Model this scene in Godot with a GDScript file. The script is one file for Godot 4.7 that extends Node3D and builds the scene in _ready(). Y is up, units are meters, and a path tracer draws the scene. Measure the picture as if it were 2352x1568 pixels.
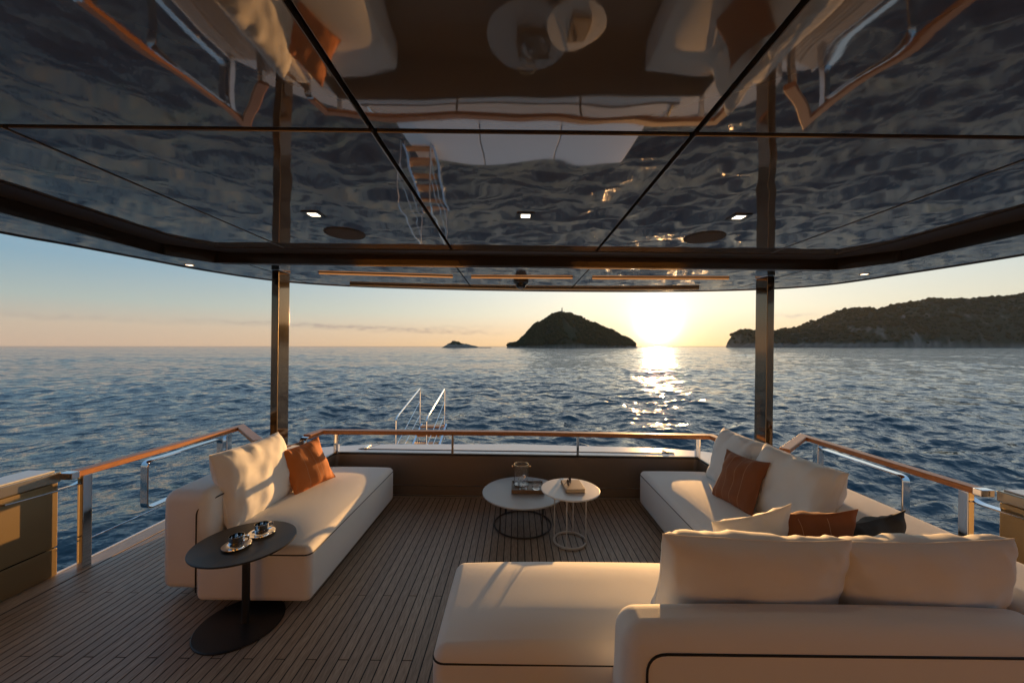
extends Node3D
# Aft deck of a motor yacht at sunset. x = starboard, y = up, -z = aft; the deck lies at y 0, the sea at SEA.
const SEA := -2.6
const SUN_AZ := 21.3      # degrees to starboard of straight aft
const SUN_EL := 3.5
const HEEL := -0.65       # degrees: the yacht lists a little to starboard
const CEIL := 2.51
const SOFFIT := 2.57

var M := {}
var boat: Array[Node3D] = []
var used := {}
var rng := RandomNumberGenerator.new()

# ---------------------------------------------------------------- mesh builder
class B:
	var v := PackedVector3Array()      # three per triangle, counter-clockwise seen from outside
	func tri(a: Vector3, b: Vector3, c: Vector3) -> void:
		v.append(a); v.append(b); v.append(c)
	func quad(a: Vector3, b: Vector3, c: Vector3, d: Vector3) -> void:
		tri(a, b, c); tri(a, c, d)
	func box(c: Vector3, s: Vector3, r := 0.004, seg := 1, n := 1, f = null) -> B:
		var h := s * 0.5
		r = minf(r, minf(h.x, minf(h.y, h.z)) * 0.98)
		var lists := []
		for a in 3:
			var l := PackedFloat32Array()
			for k in seg + 1:
				l.append(-h[a] + r * (1.0 - tan(PI / 4.0 * (1.0 - float(k) / seg))))
			for k in range(1, n):
				l.append(lerpf(-h[a] + r, h[a] - r, float(k) / n))
			for k in range(seg, -1, -1):
				l.append(h[a] - r * (1.0 - tan(PI / 4.0 * (1.0 - float(k) / seg))))
			lists.append(l)
		var inner := h - Vector3.ONE * r
		for a in 3:
			var ua := (a + 1) % 3
			var va := (a + 2) % 3
			var lu: PackedFloat32Array = lists[ua]
			var lv: PackedFloat32Array = lists[va]
			for sg: float in [-1.0, 1.0]:
				var pts := []
				for i in lu.size():
					var row := PackedVector3Array()
					for j in lv.size():
						var p := Vector3.ZERO
						p[a] = h[a] * sg
						p[ua] = lu[i]
						p[va] = lv[j]
						var q := p.clamp(-inner, inner)
						p = q + (p - q).normalized() * r
						if f != null:
							p = f.call(p)
						row.append(p + c)
					pts.append(row)
				for i in lu.size() - 1:
					for j in lv.size() - 1:
						if sg > 0:
							quad(pts[i][j], pts[i + 1][j], pts[i + 1][j + 1], pts[i][j + 1])
						else:
							quad(pts[i][j], pts[i][j + 1], pts[i + 1][j + 1], pts[i + 1][j])
		return self
	func lathe(prof: PackedVector2Array, c := Vector3.ZERO, seg := 32, sx := 1.0, sz := 1.0) -> B:
		for k in seg:
			var a := TAU * k / seg
			var b := TAU * (k + 1) / seg
			for i in prof.size() - 1:
				var p := prof[i]
				var q := prof[i + 1]
				var pa := c + Vector3(cos(a) * p.x * sx, p.y, sin(a) * p.x * sz)
				var pb := c + Vector3(cos(b) * p.x * sx, p.y, sin(b) * p.x * sz)
				var qa := c + Vector3(cos(a) * q.x * sx, q.y, sin(a) * q.x * sz)
				var qb := c + Vector3(cos(b) * q.x * sx, q.y, sin(b) * q.x * sz)
				if p.x > 1e-6:
					tri(pa, qa, pb)
				if q.x > 1e-6:
					tri(pb, qa, qb)
		return self
	# a profile drawn along a path; ref stands across the plane of the path. profile x lies in that plane, y along ref
	func sweep(path: PackedVector3Array, prof: PackedVector2Array, ref: Vector3, closed := false) -> B:
		var rings := []
		var n := path.size()
		for i in n:
			var ti: Vector3 = (path[i] - path[(i + n - 1) % n]).normalized()
			var to: Vector3 = (path[(i + 1) % n] - path[i]).normalized()
			if not closed and i == 0:
				ti = to
			if not closed and i == n - 1:
				to = ti
			var t := (ti + to).normalized()
			var b := t.cross(ref).normalized()
			var a := b.cross(t).normalized()
			var k := 1.0 / maxf(t.dot(ti), 0.3)
			var ring := PackedVector3Array()
			for q in prof:
				ring.append(path[i] + b * q.x * k + a * q.y)
			rings.append(ring)
		var m := prof.size()
		for i in (n if closed else n - 1):
			var r0: PackedVector3Array = rings[i]
			var r1: PackedVector3Array = rings[(i + 1) % n]
			for j in m:
				quad(r0[j], r0[(j + 1) % m], r1[(j + 1) % m], r1[j])
		if not closed:
			for j in range(1, m - 1):
				tri(rings[0][0], rings[0][j + 1], rings[0][j])
				tri(rings[n - 1][0], rings[n - 1][j], rings[n - 1][j + 1])
		return self
	# a flat shape in plan (x, distance aft) between two heights
	func prism(poly: PackedVector2Array, y0: float, y1: float) -> B:
		var ids := Geometry2D.triangulate_polygon(poly)
		var area := 0.0
		for i in poly.size():
			area += poly[i].cross(poly[(i + 1) % poly.size()])
		for t in range(0, ids.size(), 3):
			var p := [poly[ids[t]], poly[ids[t + 1]], poly[ids[t + 2]]]
			if (p[1] - p[0]).cross(p[2] - p[0]) < 0:
				p = [p[0], p[2], p[1]]
			tri(Vector3(p[0].x, y1, -p[0].y), Vector3(p[1].x, y1, -p[1].y), Vector3(p[2].x, y1, -p[2].y))
			tri(Vector3(p[0].x, y0, -p[0].y), Vector3(p[2].x, y0, -p[2].y), Vector3(p[1].x, y0, -p[1].y))
		for i in poly.size():
			var a := poly[i]
			var b := poly[(i + 1) % poly.size()]
			if area < 0:
				var s := a
				a = b
				b = s
			quad(Vector3(a.x, y0, -a.y), Vector3(b.x, y0, -b.y), Vector3(b.x, y1, -b.y), Vector3(a.x, y1, -a.y))
		return self
	func add(o: B, x: Transform3D) -> B:
		for p in o.v:
			v.append(x * p)
		return self
	func mesh(crease := 40.0) -> ArrayMesh:
		var nt := v.size() / 3
		var fn := PackedVector3Array()
		fn.resize(nt)
		var at := {}
		for t in nt:
			fn[t] = (v[t * 3 + 1] - v[t * 3]).cross(v[t * 3 + 2] - v[t * 3])
			for k in 3:
				var key := Vector3i((v[t * 3 + k] * 20000.0).round())
				if at.has(key):
					at[key].append(t)
				else:
					at[key] = PackedInt32Array([t])
		var cs := cos(deg_to_rad(crease))
		var ov := PackedVector3Array()
		var on := PackedVector3Array()
		ov.resize(nt * 3)
		on.resize(nt * 3)
		for t in nt:
			var own := fn[t].normalized()
			for k in 3:
				var p := v[t * 3 + k]
				var s := Vector3.ZERO
				for o in at[Vector3i((p * 20000.0).round())]:
					if fn[o].normalized().dot(own) >= cs:
						s += fn[o]
				var w := t * 3 + (2 - k)
				ov[w] = p
				on[w] = s.normalized() if s.length_squared() > 0 else Vector3.UP
		var arr := []
		arr.resize(Mesh.ARRAY_MAX)
		arr[Mesh.ARRAY_VERTEX] = ov
		arr[Mesh.ARRAY_NORMAL] = on
		var m := ArrayMesh.new()
		m.add_surface_from_arrays(Mesh.PRIMITIVE_TRIANGLES, arr)
		return m

# ---------------------------------------------------------------- helpers
func numbered(called: String) -> String:
	used[called] = used.get(called, -1) + 1
	return called if used[called] == 0 else "%s_%03d" % [called, used[called]]

func tag(o: Node, label: String, category: String, group := "", kind := "") -> void:
	if label: o.set_meta("label", label)
	if category: o.set_meta("category", category)
	if group: o.set_meta("group", group)
	if kind: o.set_meta("kind", kind)

func thing(called: String, label: String, category: String, at := Vector3.ZERO, group := "", kind := "") -> Node3D:
	var o := Node3D.new()
	o.name = numbered(called)
	o.position = at
	tag(o, label, category, group, kind)
	add_child(o)
	boat.append(o)
	return o

func part(called: String, b: B, m: Material, parent: Node3D, crease := 40.0, at := Vector3.ZERO) -> MeshInstance3D:
	var o := MeshInstance3D.new()
	o.name = called
	o.mesh = b.mesh(crease)
	o.material_override = m
	o.position = at
	parent.add_child(o, true)
	return o

func shared(called: String, mesh: Mesh, m: Material, parent: Node3D, at := Vector3.ZERO) -> MeshInstance3D:
	var o := MeshInstance3D.new()
	o.name = called
	o.mesh = mesh
	o.material_override = m
	o.position = at
	parent.add_child(o, true)
	return o

func P(x: float, y: float, d: float) -> Vector3:
	return Vector3(x, y, -d)

func circle(r: float, n := 10) -> PackedVector2Array:
	var p := PackedVector2Array()
	for k in n:
		p.append(Vector2(cos(TAU * k / n), sin(TAU * k / n)) * r)
	return p

func rect(w: float, h: float, c := 0.003) -> PackedVector2Array:
	w *= 0.5
	h *= 0.5
	return PackedVector2Array([Vector2(w, -h + c), Vector2(w, h - c), Vector2(w - c, h), Vector2(-w + c, h), Vector2(-w, h - c), Vector2(-w, -h + c), Vector2(-w + c, -h), Vector2(w - c, -h)])

func ring(c: Vector3, r: float, n := 48) -> PackedVector3Array:
	var p := PackedVector3Array()
	for k in n:
		p.append(c + Vector3(cos(TAU * k / n), 0, sin(TAU * k / n)) * r)
	return p

# corners of a path rounded off
func rounded(path: PackedVector3Array, r: float, closed := false, seg := 6) -> PackedVector3Array:
	var out := PackedVector3Array()
	var n := path.size()
	for i in n:
		if not closed and (i == 0 or i == n - 1):
			out.append(path[i])
			continue
		var a := path[(i + n - 1) % n]
		var p := path[i]
		var b := path[(i + 1) % n]
		var k := minf(r, minf(p.distance_to(a), p.distance_to(b)) * 0.49)
		var s := p + (a - p).normalized() * k
		var e := p + (b - p).normalized() * k
		for j in seg + 1:
			var t := float(j) / seg
			out.append(s.lerp(p, t).lerp(p.lerp(e, t), t))
	return out

func lin(r: float, g: float, b: float, a := 1.0) -> Color:
	var c := Color(r, g, b).linear_to_srgb()
	c.a = a
	return c

func mat(called: String, c: Color, rough := 0.6, metal := 0.0, spec := 0.5) -> StandardMaterial3D:
	var m := StandardMaterial3D.new()
	m.resource_name = called
	m.albedo_color = c
	m.roughness = rough
	m.metallic = metal
	m.metallic_specular = spec
	M[called] = m
	return m

func noise_tex(seed_: int, freq: float, size := 512, normal := false, strength := 8.0, ramp: Gradient = null, octaves := 4, type := FastNoiseLite.TYPE_SIMPLEX_SMOOTH) -> NoiseTexture2D:
	var n := FastNoiseLite.new()
	n.seed = seed_
	n.frequency = freq
	n.noise_type = type
	n.fractal_octaves = octaves
	var t := NoiseTexture2D.new()
	t.width = size
	t.height = size
	t.seamless = true
	t.as_normal_map = normal
	t.bump_strength = strength
	if ramp: t.color_ramp = ramp
	t.noise = n
	return t

func grad(cs: Array, at: Array) -> Gradient:
	var g := Gradient.new()
	g.offsets = PackedFloat32Array(at)
	var p := PackedColorArray()
	for c in cs: p.append(c)
	g.colors = p
	return g

func tex3(m: StandardMaterial3D, albedo: Texture2D, scale: Vector3, world := false) -> void:
	m.uv1_triplanar = true
	m.uv1_world_triplanar = world
	m.uv1_scale = scale
	if albedo: m.albedo_texture = albedo

func bump3(m: StandardMaterial3D, normal: Texture2D, k: float) -> void:
	m.normal_enabled = true
	m.normal_texture = normal
	m.normal_scale = k

# ---------------------------------------------------------------- light and air
func build_camera() -> void:
	var cam := Camera3D.new()
	cam.name = "camera"
	cam.position = Vector3(0, 1.71, 0)
	cam.near = 0.1
	cam.far = 60000.0
	cam.projection = Camera3D.PROJECTION_FRUSTUM
	cam.size = 2.0 * 0.1 * 784.0 / 833.0
	cam.frustum_offset = Vector2(-10.0 / 833.0, 12.0 / 833.0) * 0.1
	cam.current = true
	add_child(cam)

func sky_image() -> Image:
	var w := 2048
	var h := 1024
	var data := PackedFloat32Array()
	data.resize(w * h * 3)
	var sun := Vector3(sin(deg_to_rad(SUN_AZ)) * cos(deg_to_rad(SUN_EL)), sin(deg_to_rad(SUN_EL)), -cos(deg_to_rad(SUN_AZ)) * cos(deg_to_rad(SUN_EL)))
	var wisps := FastNoiseLite.new()
	wisps.seed = 5
	wisps.frequency = 0.05
	wisps.fractal_octaves = 4
	var els := [0.0, 2.2, 5.0, 9.0, 14.0, 28.0, 55.0, 90.0]
	var far_c := [Vector3(.40, .315, .26), Vector3(.40, .35, .29), Vector3(.26, .345, .35), Vector3(.125, .27, .375), Vector3(.12, .27, .41), Vector3(.15, .31, .50), Vector3(.14, .28, .48), Vector3(.12, .24, .42)]
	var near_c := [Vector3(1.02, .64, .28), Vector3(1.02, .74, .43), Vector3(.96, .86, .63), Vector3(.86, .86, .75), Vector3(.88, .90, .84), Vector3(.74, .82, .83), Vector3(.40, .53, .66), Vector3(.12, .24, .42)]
	for row in h:
		var el := 90.0 - (row + 0.5) * 180.0 / h
		var e := maxf(el, 0.0)
		var k := 0
		while k < 6 and e > els[k + 1]: k += 1
		var t: float = clampf((e - els[k]) / (els[k + 1] - els[k]), 0, 1)
		var fc: Vector3 = far_c[k].lerp(far_c[k + 1], t)
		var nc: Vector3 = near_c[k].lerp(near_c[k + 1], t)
		var sy := sin(deg_to_rad(el))
		var cy := cos(deg_to_rad(el))
		for col in w:
			if el < -1.0:
				var o0 := (row * w + col) * 3
				data[o0] = .08; data[o0 + 1] = .1; data[o0 + 2] = .12
				continue
			var az := (float(col) + 0.5) / w * TAU
			var ga := rad_to_deg(acos(clampf(sin(az) * cy * sun.x + sy * sun.y - cos(az) * cy * sun.z, -1, 1)))
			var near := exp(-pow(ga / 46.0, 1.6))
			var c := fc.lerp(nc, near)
			if ga > 95.0:
				c *= lerpf(1.0, 0.72, minf((ga - 95.0) / 60.0, 1.0))
			c += Vector3(1.0, .80, .46) * (0.42 * exp(-ga / 6.5)) + Vector3(1.0, .86, .58) * (0.6 * exp(-pow(ga / 4.0, 2.0))) + Vector3(1.0, .92, .74) * (7.0 * exp(-pow(ga / 1.75, 2.0)))
			c *= 0.76
			if e > 0.3 and e < 9.0:
				var ad := rad_to_deg(wrapf(az, -PI, PI))
				var cl := 0.0
				for q in [[-22.0, 2.75, 13.0, .22, 1.0], [-12.0, 2.25, 9.0, .20, .9], [-30.0, 3.0, 10.0, .16, .7], [37.5, 3.9, 2.2, .16, .8], [-55.0, 2.9, 14.0, .2, .35], [-8.0, 3.1, 7.0, .12, .4], [70.0, 3.4, 12.0, .2, .4], [-95.0, 3.6, 14.0, .25, .5], [150.0, 4.0, 20.0, .3, .5]]:
					var wob := 0.35 * wisps.get_noise_2d(ad * 6.0, q[1] * 90.0)
					cl += q[4] * exp(-pow((ad - q[0]) / q[2], 2.0) - pow((e - q[1] - wob + 0.012 * (ad - q[0])) / q[3], 2.0)) * clampf(0.75 + 1.2 * wisps.get_noise_2d(ad * 14.0, e * 120.0), 0, 1.3)
				c = c.lerp(c * Vector3(.66, .66, .76), minf(cl, 1.0))
			var o := (row * w + col) * 3
			data[o] = c.x; data[o + 1] = c.y; data[o + 2] = c.z
	return Image.create_from_data(w, h, false, Image.FORMAT_RGBF, data.to_byte_array())

func build_light() -> void:
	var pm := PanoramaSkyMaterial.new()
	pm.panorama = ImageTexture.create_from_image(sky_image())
	var sky := Sky.new()
	sky.sky_material = pm
	var e := Environment.new()
	e.background_mode = Environment.BG_SKY
	e.sky = sky
	e.tonemap_mode = Environment.TONE_MAPPER_LINEAR
	e.tonemap_exposure = 1.6
	e.fog_enabled = true
	e.fog_density = 0.000026
	e.fog_light_color = Color(1.0, .97, .93)
	e.sdfgi_enabled = true
	e.ssao_enabled = true
	e.ssil_enabled = true
	var we := WorldEnvironment.new()
	we.name = "world_environment"
	we.environment = e
	add_child(we)
	var s := DirectionalLight3D.new()
	s.name = "sun"
	s.light_color = Color(1.0, 0.75, 0.46)
	s.light_energy = 1.6
	s.light_angular_distance = 0.55
	s.shadow_enabled = true
	var a := deg_to_rad(SUN_AZ)
	var el := deg_to_rad(SUN_EL)
	var to_sun := Vector3(sin(a) * cos(el), sin(el), -cos(a) * cos(el))
	s.basis = Basis.looking_at(-to_sun, Vector3.UP)
	add_child(s)

# ---------------------------------------------------------------- materials
func build_materials() -> void:
	var waver := noise_tex(3, 0.008, 512, true, 12.0, null, 2)
	var g := mat("ceiling_lacquer", lin(.35, .315, .285), 0.03, 0.70)
	tex3(g, null, Vector3.ONE * 0.45, true)
	bump3(g, waver, 0.028)
	mat("matte_taupe", lin(.055, .045, .038), 0.55)
	var b := mat("bronze_gloss", lin(.07, .056, .045), 0.10, 0.55)
	mat("pillar_bronze", lin(.16, .125, .095), 0.07, 0.9)
	mat("black_gap", lin(.004, .004, .004), 0.9)
	mat("brass", lin(.90, .60, .30), 0.25, 1.0)
	var ab := mat("amber_strip", lin(.80, .50, .24), 0.3, 0.6)
	ab.emission_enabled = true
	ab.emission = Color(1.0, .66, .36)
	ab.emission_energy_multiplier = 0.22
	mat("chrome", lin(.72, .73, .75), 0.07, 1.0)
	mat("speaker_cloth", lin(.10, .085, .07), 0.8)
	mat("gelcoat_white", lin(.74, .76, .78), 0.22)
	mat("hull_white", lin(.60, .61, .62), 0.3)
	var w := mat("wall_bronze", lin(.24, .19, .15), 0.34, 0.4)
	mat("wing_bronze", lin(.34, .25, .13), 0.34, 0.55)
	mat("wing_cap", lin(.42, .36, .27), 0.2, 0.7)
	mat("wall_wood", lin(.40, .25, .055), 0.5)
	mat("dark_glass", lin(.012, .014, .016), 0.03)
	# teak
	var grain := noise_tex(11, 0.02, 512, false, 1.0, grad([Color(.84, .83, .82), Color(.93, .925, .92), Color(1, 1, 1)], [0.2, 0.5, 0.8]), 5)
	var tones := [Vector3(.425, .335, .258), Vector3(.460, .368, .285), Vector3(.395, .318, .248), Vector3(.485, .390, .305), Vector3(.440, .355, .278)]
	for i in 5:
		var t := mat("teak_%d" % i, lin(tones[i].x, tones[i].y, tones[i].z), 0.45)
		tex3(t, grain, Vector3(9.0, 9.0, 0.9), true)
		t.uv1_offset = Vector3(i * 0.37, 0, i * 0.21)
	mat("caulk", lin(.010, .009, .009), 0.6)
	var rg := mat("rail_teak", lin(.50, .19, .05), 0.5)
	tex3(rg, grain, Vector3(7, 7, 1.0), true)
	rg.clearcoat_enabled = true
	rg.clearcoat = 0.15
	rg.clearcoat_roughness = 0.12
	# cloths
	var weave := noise_tex(21, 0.35, 512, true, 6.0, null, 2)
	var c := mat("sofa_cloth", lin(.82, .82, .815), 0.72)
	tex3(c, null, Vector3.ONE * 2.2)
	bump3(c, weave, 0.16)
	c.rim_enabled = true
	c.rim = 0.5
	c.rim_tint = 0.4
	var c2 := mat("cushion_cloth", lin(.82, .815, .80), 0.75)
	tex3(c2, null, Vector3.ONE * 3.0)
	bump3(c2, weave, 0.12)
	c2.backlight_enabled = true
	c2.backlight = Color(.12, .11, .09)
	for k in [["orange_cloth", .54, .165, .035], ["rust_cloth", .27, .095, .036], ["brown_cloth", .10, .045, .022], ["black_cloth", .018, .018, .019]]:
		var o := mat(k[0], lin(k[1], k[2], k[3]), 0.8)
		tex3(o, null, Vector3.ONE * 4.0)
		bump3(o, weave, 0.3)
		o.rim_enabled = true
		o.rim = 0.4
		o.rim_tint = 0.7
	mat("stitch", lin(.55, .34, .20), 0.8)
	mat("piping", lin(.016, .015, .015), 0.6)
	mat("table_grey", lin(.46, .47, .48), 0.38)
	mat("table_white", lin(.76, .75, .73), 0.38)
	mat("table_black", lin(.020, .020, .021), 0.42)
	mat("rod_dark", lin(.035, .028, .022), 0.4)
	mat("rod_white", lin(.60, .57, .53), 0.4)
	mat("tray_wood", lin(.20, .13, .075), 0.45)
	mat("book_cover", lin(.34, .24, .15), 0.5)
	mat("book_pages", lin(.60, .50, .34), 0.8)
	var gl := mat("clear_glass", lin(1, 1, 1, 0.02), 0.0)
	gl.refraction_enabled = true
	gl.refraction_scale = 0.05
	var lens := mat("lens_brown", lin(.03, .02, .018), 0.03)
	mat("tortoise", lin(.10, .04, .015), 0.2)
	var l := mat("lamp_glow", lin(1, .93, .8), 0.5)
	l.emission_enabled = true
	l.emission = Color(1.0, 0.94, 0.84)
	l.emission_energy_multiplier = 2.4

# ---------------------------------------------------------------- sea and land
func build_sea() -> void:
	var n_w := 44
	var kx := PackedFloat32Array(); var kz := PackedFloat32Array(); var am := PackedFloat32Array(); var ph := PackedFloat32Array(); var wl := PackedFloat32Array()
	rng.seed = 77
	for i in n_w:
		var l := 0.52 * pow(1.098, i) * rng.randf_range(0.95, 1.05) if i < 30 else 8.6 * pow(1.13, i - 30) * rng.randf_range(0.95, 1.05)
		var a := deg_to_rad(18.0) + rng.randfn(0.0, 0.8)
		kx.append(sin(a) * TAU / l); kz.append(cos(a) * TAU / l)
		am.append((0.0100 * pow(l, 0.58) if i < 30 else 0.0020 * l) * rng.randf_range(0.55, 1.25)); ph.append(rng.randf() * TAU); wl.append(l)
	var gust := FastNoiseLite.new()
	gust.seed = 9
	gust.frequency = 0.012
	gust.fractal_octaves = 3
	var streak := FastNoiseLite.new()
	streak.seed = 31
	streak.frequency = 0.09
	streak.fractal_octaves = 4
	var radii := PackedFloat32Array()
	var r := 3.2
	while r < 420.0:
		radii.append(r); r *= 1.0085
	while r < 4600.0:
		radii.append(r); r *= 1.0065
	var angs := PackedFloat32Array()
	var front := 860
	for k in front + 1:
		angs.append(deg_to_rad(lerpf(-98.0, 98.0, float(k) / front)))
	for k in range(1, 40):
		angs.append(deg_to_rad(lerpf(98.0, 262.0, float(k) / 40)))
	var na := angs.size()
	var nr := radii.size()
	var vs := PackedVector3Array(); vs.resize(na * nr)
	var ns := PackedVector3Array(); ns.resize(na * nr)
	var dth := deg_to_rad(196.0 / front)
	for i in nr:
		var rr := radii[i]
		var dr := rr * (0.0085 if rr < 420.0 else 0.0065)
		var lim := 2.6 * maxf(dr, rr * dth)
		var first := 0
		while first < n_w and wl[first] < lim: first += 1
		for j in na:
			var th := angs[j]
			var x := sin(th) * rr
			var z := -cos(th) * rr
			var y := 0.0; var gx := 0.0; var gz := 0.0
			if absf(th) < 1.75:
				var g := (0.9 + 0.6 * gust.get_noise_2d(x, z)) * lerpf(1.2, 0.9, smoothstep(15.0, 110.0, rr))
				# the wake: smoothed, aerated water along the port side
				var wob := 5.0 * streak.get_noise_2d(x * 0.4, z * 0.4)
				var wake := smoothstep(5.0, 8.5, -x + z * 0.28 + wob * 0.5) * smoothstep(27.0, 17.0, -z + wob) * smoothstep(75.0, 45.0, -x)
				g *= 1.0 - 0.35 * wake
				for q in range(first, n_w):
					var p := kx[q] * x + kz[q] * z + ph[q]
					var s := sin(p)
					var a := am[q] * g
					y += a * s
					var d := a * cos(p) * (1.0 + 0.9 * s)
					gx += d * kx[q]; gz += d * kz[q]
					y += 0.45 * a * s * s
			var o := i * na + j
			vs[o] = Vector3(x, y, z)
			ns[o] = Vector3(-gx, 1.0, -gz).normalized()
	var ix := PackedInt32Array()
	ix.resize((nr - 1) * na * 6)
	var w := 0
	for i in nr - 1:
		for j in na:
			var a := i * na + j
			var b := i * na + (j + 1) % na
			var c := a + na
			var d := b + na
			ix[w] = a; ix[w + 1] = c; ix[w + 2] = b; ix[w + 3] = b; ix[w + 4] = c; ix[w + 5] = d
			w += 6
	var arr := []
	arr.resize(Mesh.ARRAY_MAX)
	arr[Mesh.ARRAY_VERTEX] = vs; arr[Mesh.ARRAY_NORMAL] = ns; arr[Mesh.ARRAY_INDEX] = ix
	var mesh := ArrayMesh.new()
	mesh.add_surface_from_arrays(Mesh.PRIMITIVE_TRIANGLES, arr)
	var m := mat("sea_water", lin(.009, .034, .050), 0.06, 0.0, 0.42)
	tex3(m, null, Vector3(1.0 / 52.0, 1.0 / 44.0, 1.0 / 36.0), true)
	bump3(m, noise_tex(41, 0.0068, 2048, true, 30.0, null, 6), 0.65)
	var o := MeshInstance3D.new()
	o.name = "sea"
	o.mesh = mesh
	o.material_override = m
	o.position.y = SEA
	tag(o, "dark blue choppy sea reaching to the horizon", "sea", "", "structure")
	add_child(o)

func profile_at(prof: Array, x: float) -> float:
	if x <= prof[0].x or x >= prof[-1].x: return 0.0
	for i in prof.size() - 1:
		if x < prof[i + 1].x:
			var t: float = (x - prof[i].x) / (prof[i + 1].x - prof[i].x)
			return lerpf(prof[i].y, prof[i + 1].y, t)
	return 0.0

# land whose skyline is prof (metres across, metres up), dist metres aft
func land(called: String, label: String, prof: Array, dist: float, depth: float, nx: int, nz: int, seed_: int, rocky: float, trees: int, size: float) -> Node3D:
	var nz_ := FastNoiseLite.new()
	nz_.seed = seed_
	nz_.frequency = 0.012
	nz_.fractal_octaves = 5
	var x0: float = prof[0].x
	var x1: float = prof[-1].x
	var top := 0.0
	for q in prof: top = maxf(top, q.y)
	var deep := func(x: float) -> float: return depth * clampf(pow(profile_at(prof, x) / top, 0.9), 0.05, 1.0)
	var hs := func(x: float, t: float) -> float:
		var p := profile_at(prof, x)
		var across := pow(maxf(0.0, 1.0 - absf(t) ** 2.2), 0.8)
		var h: float = p * across
		return h * (1.0 + 0.10 * nz_.get_noise_2d(x, t * depth)) + minf(h * 0.3, 6.0) * nz_.get_noise_2d(x * 3.0, t * depth * 3.0) - (2.0 if across <= 0.001 or p <= 0.001 else 0.0)
	var vs := PackedVector3Array(); var cs := PackedColorArray(); var ix := PackedInt32Array()
	for i in nx + 1:
		for j in nz + 1:
			var x := lerpf(x0, x1, float(i) / nx)
			var t := lerpf(-1.0, 1.0, float(j) / nz)
			var h: float = hs.call(x, t)
			vs.append(Vector3(x, h, t * deep.call(x)))
			var rk := clampf((rocky - h) / 5.0 + 1.1 * nz_.get_noise_2d(x * 2.7 + 300.0, h * 3.0), 0, 1)
			var patch := clampf((nz_.get_noise_2d(x * 0.9 + 900.0, t * depth * 1.5 + h) - 0.36) * 7.0, 0, 1)
			rk = maxf(rk, patch * (0.8 if rocky > 10.0 else 0.0))
			var tone := 0.8 + 0.5 * nz_.get_noise_2d(x * 9.0, h * 14.0)
			cs.append(Color(.050, .050, .024).lerp(Color(.26, .22, .18) * tone, rk))
	for i in nx:
		for j in nz:
			var a := i * (nz + 1) + j
			var b := a + nz + 1
			ix.append_array([a, a + 1, b, b, a + 1, b + 1])
	var arr := []
	arr.resize(Mesh.ARRAY_MAX)
	arr[Mesh.ARRAY_VERTEX] = vs; arr[Mesh.ARRAY_COLOR] = cs; arr[Mesh.ARRAY_INDEX] = ix
	var am := ArrayMesh.new()
	am.add_surface_from_arrays(Mesh.PRIMITIVE_TRIANGLES, arr)
	var st := SurfaceTool.new()
	st.create_from(am, 0)
	st.generate_normals()
	var root := Node3D.new()
	root.name = called
	root.position = P(0, SEA, dist)
	tag(root, label, "land", "", "structure")
	add_child(root)
	var m := mat("land_" + called, Color.WHITE, 0.9, 0.0, 0.2)
	m.vertex_color_use_as_albedo = true
	shared("ground", st.commit(), m, root)
	if trees > 0:
		var crown := crown_mesh(seed_)
		var mm := MultiMesh.new()
		mm.transform_format = MultiMesh.TRANSFORM_3D
		mm.use_colors = true
		mm.mesh = crown
		rng.seed = seed_
		var xs := []
		while xs.size() < trees:
			var x := rng.randf_range(x0, x1)
			var t := rng.randf_range(-0.5, 0.97)
			var h: float = hs.call(x, t)
			if h < rocky * rng.randf_range(0.5, 1.3) + 2.0: continue
			if nz_.get_noise_2d(x * 0.9 + 900.0, t * depth * 1.5 + h) > 0.38: continue
			var s := size * rng.randf_range(0.55, 1.35)
			xs.append([Transform3D(Basis(Vector3.UP, rng.randf() * TAU).scaled(Vector3(s, s * rng.randf_range(0.7, 1.15), s)), Vector3(x, h + s * 0.25, t * deep.call(x))), Color(.030, .042, .014).lerp(Color(.062, .062, .022), rng.randf())])
		mm.instance_count = xs.size()
		for k in xs.size():
			mm.set_instance_transform(k, xs[k][0])
			mm.set_instance_color(k, xs[k][1])
		var mi := MultiMeshInstance3D.new()
		mi.name = "woodland"
		mi.multimesh = mm
		var fm := mat("foliage_" + called, Color.WHITE, 0.9, 0.0, 0.2)
		fm.vertex_color_use_as_albedo = true
		mi.material_override = fm
		mi.set_meta("kind", "stuff")
		root.add_child(mi)
	return root

# an uneven tree crown made of leaf clumps
func crown_mesh(seed_: int) -> ArrayMesh:
	var b := B.new()
	rng.seed = seed_ + 5
	for k in 46:
		var dir := Vector3(rng.randfn(), rng.randfn() * 0.8 + 0.2, rng.randfn()).normalized()
		var c := dir * rng.randf_range(0.25, 0.52)
		var s := rng.randf_range(0.16, 0.30)
		var ax := Basis(Vector3(rng.randfn(), rng.randfn(), rng.randfn()).normalized(), rng.randf() * TAU).scaled(Vector3(s, s * 0.7, s))
		var q := [Vector3(1, 0, 0), Vector3(0, 0, 1), Vector3(-1, 0, 0), Vector3(0, 0, -1)]
		for i in 4:
			b.tri(c + ax * q[i], c + ax * Vector3(0, 1, 0), c + ax * q[(i + 1) % 4])
			b.tri(c + ax * q[i], c + ax * q[(i + 1) % 4], c + ax * Vector3(0, -1, 0))
	return b.mesh(10.0)

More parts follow.
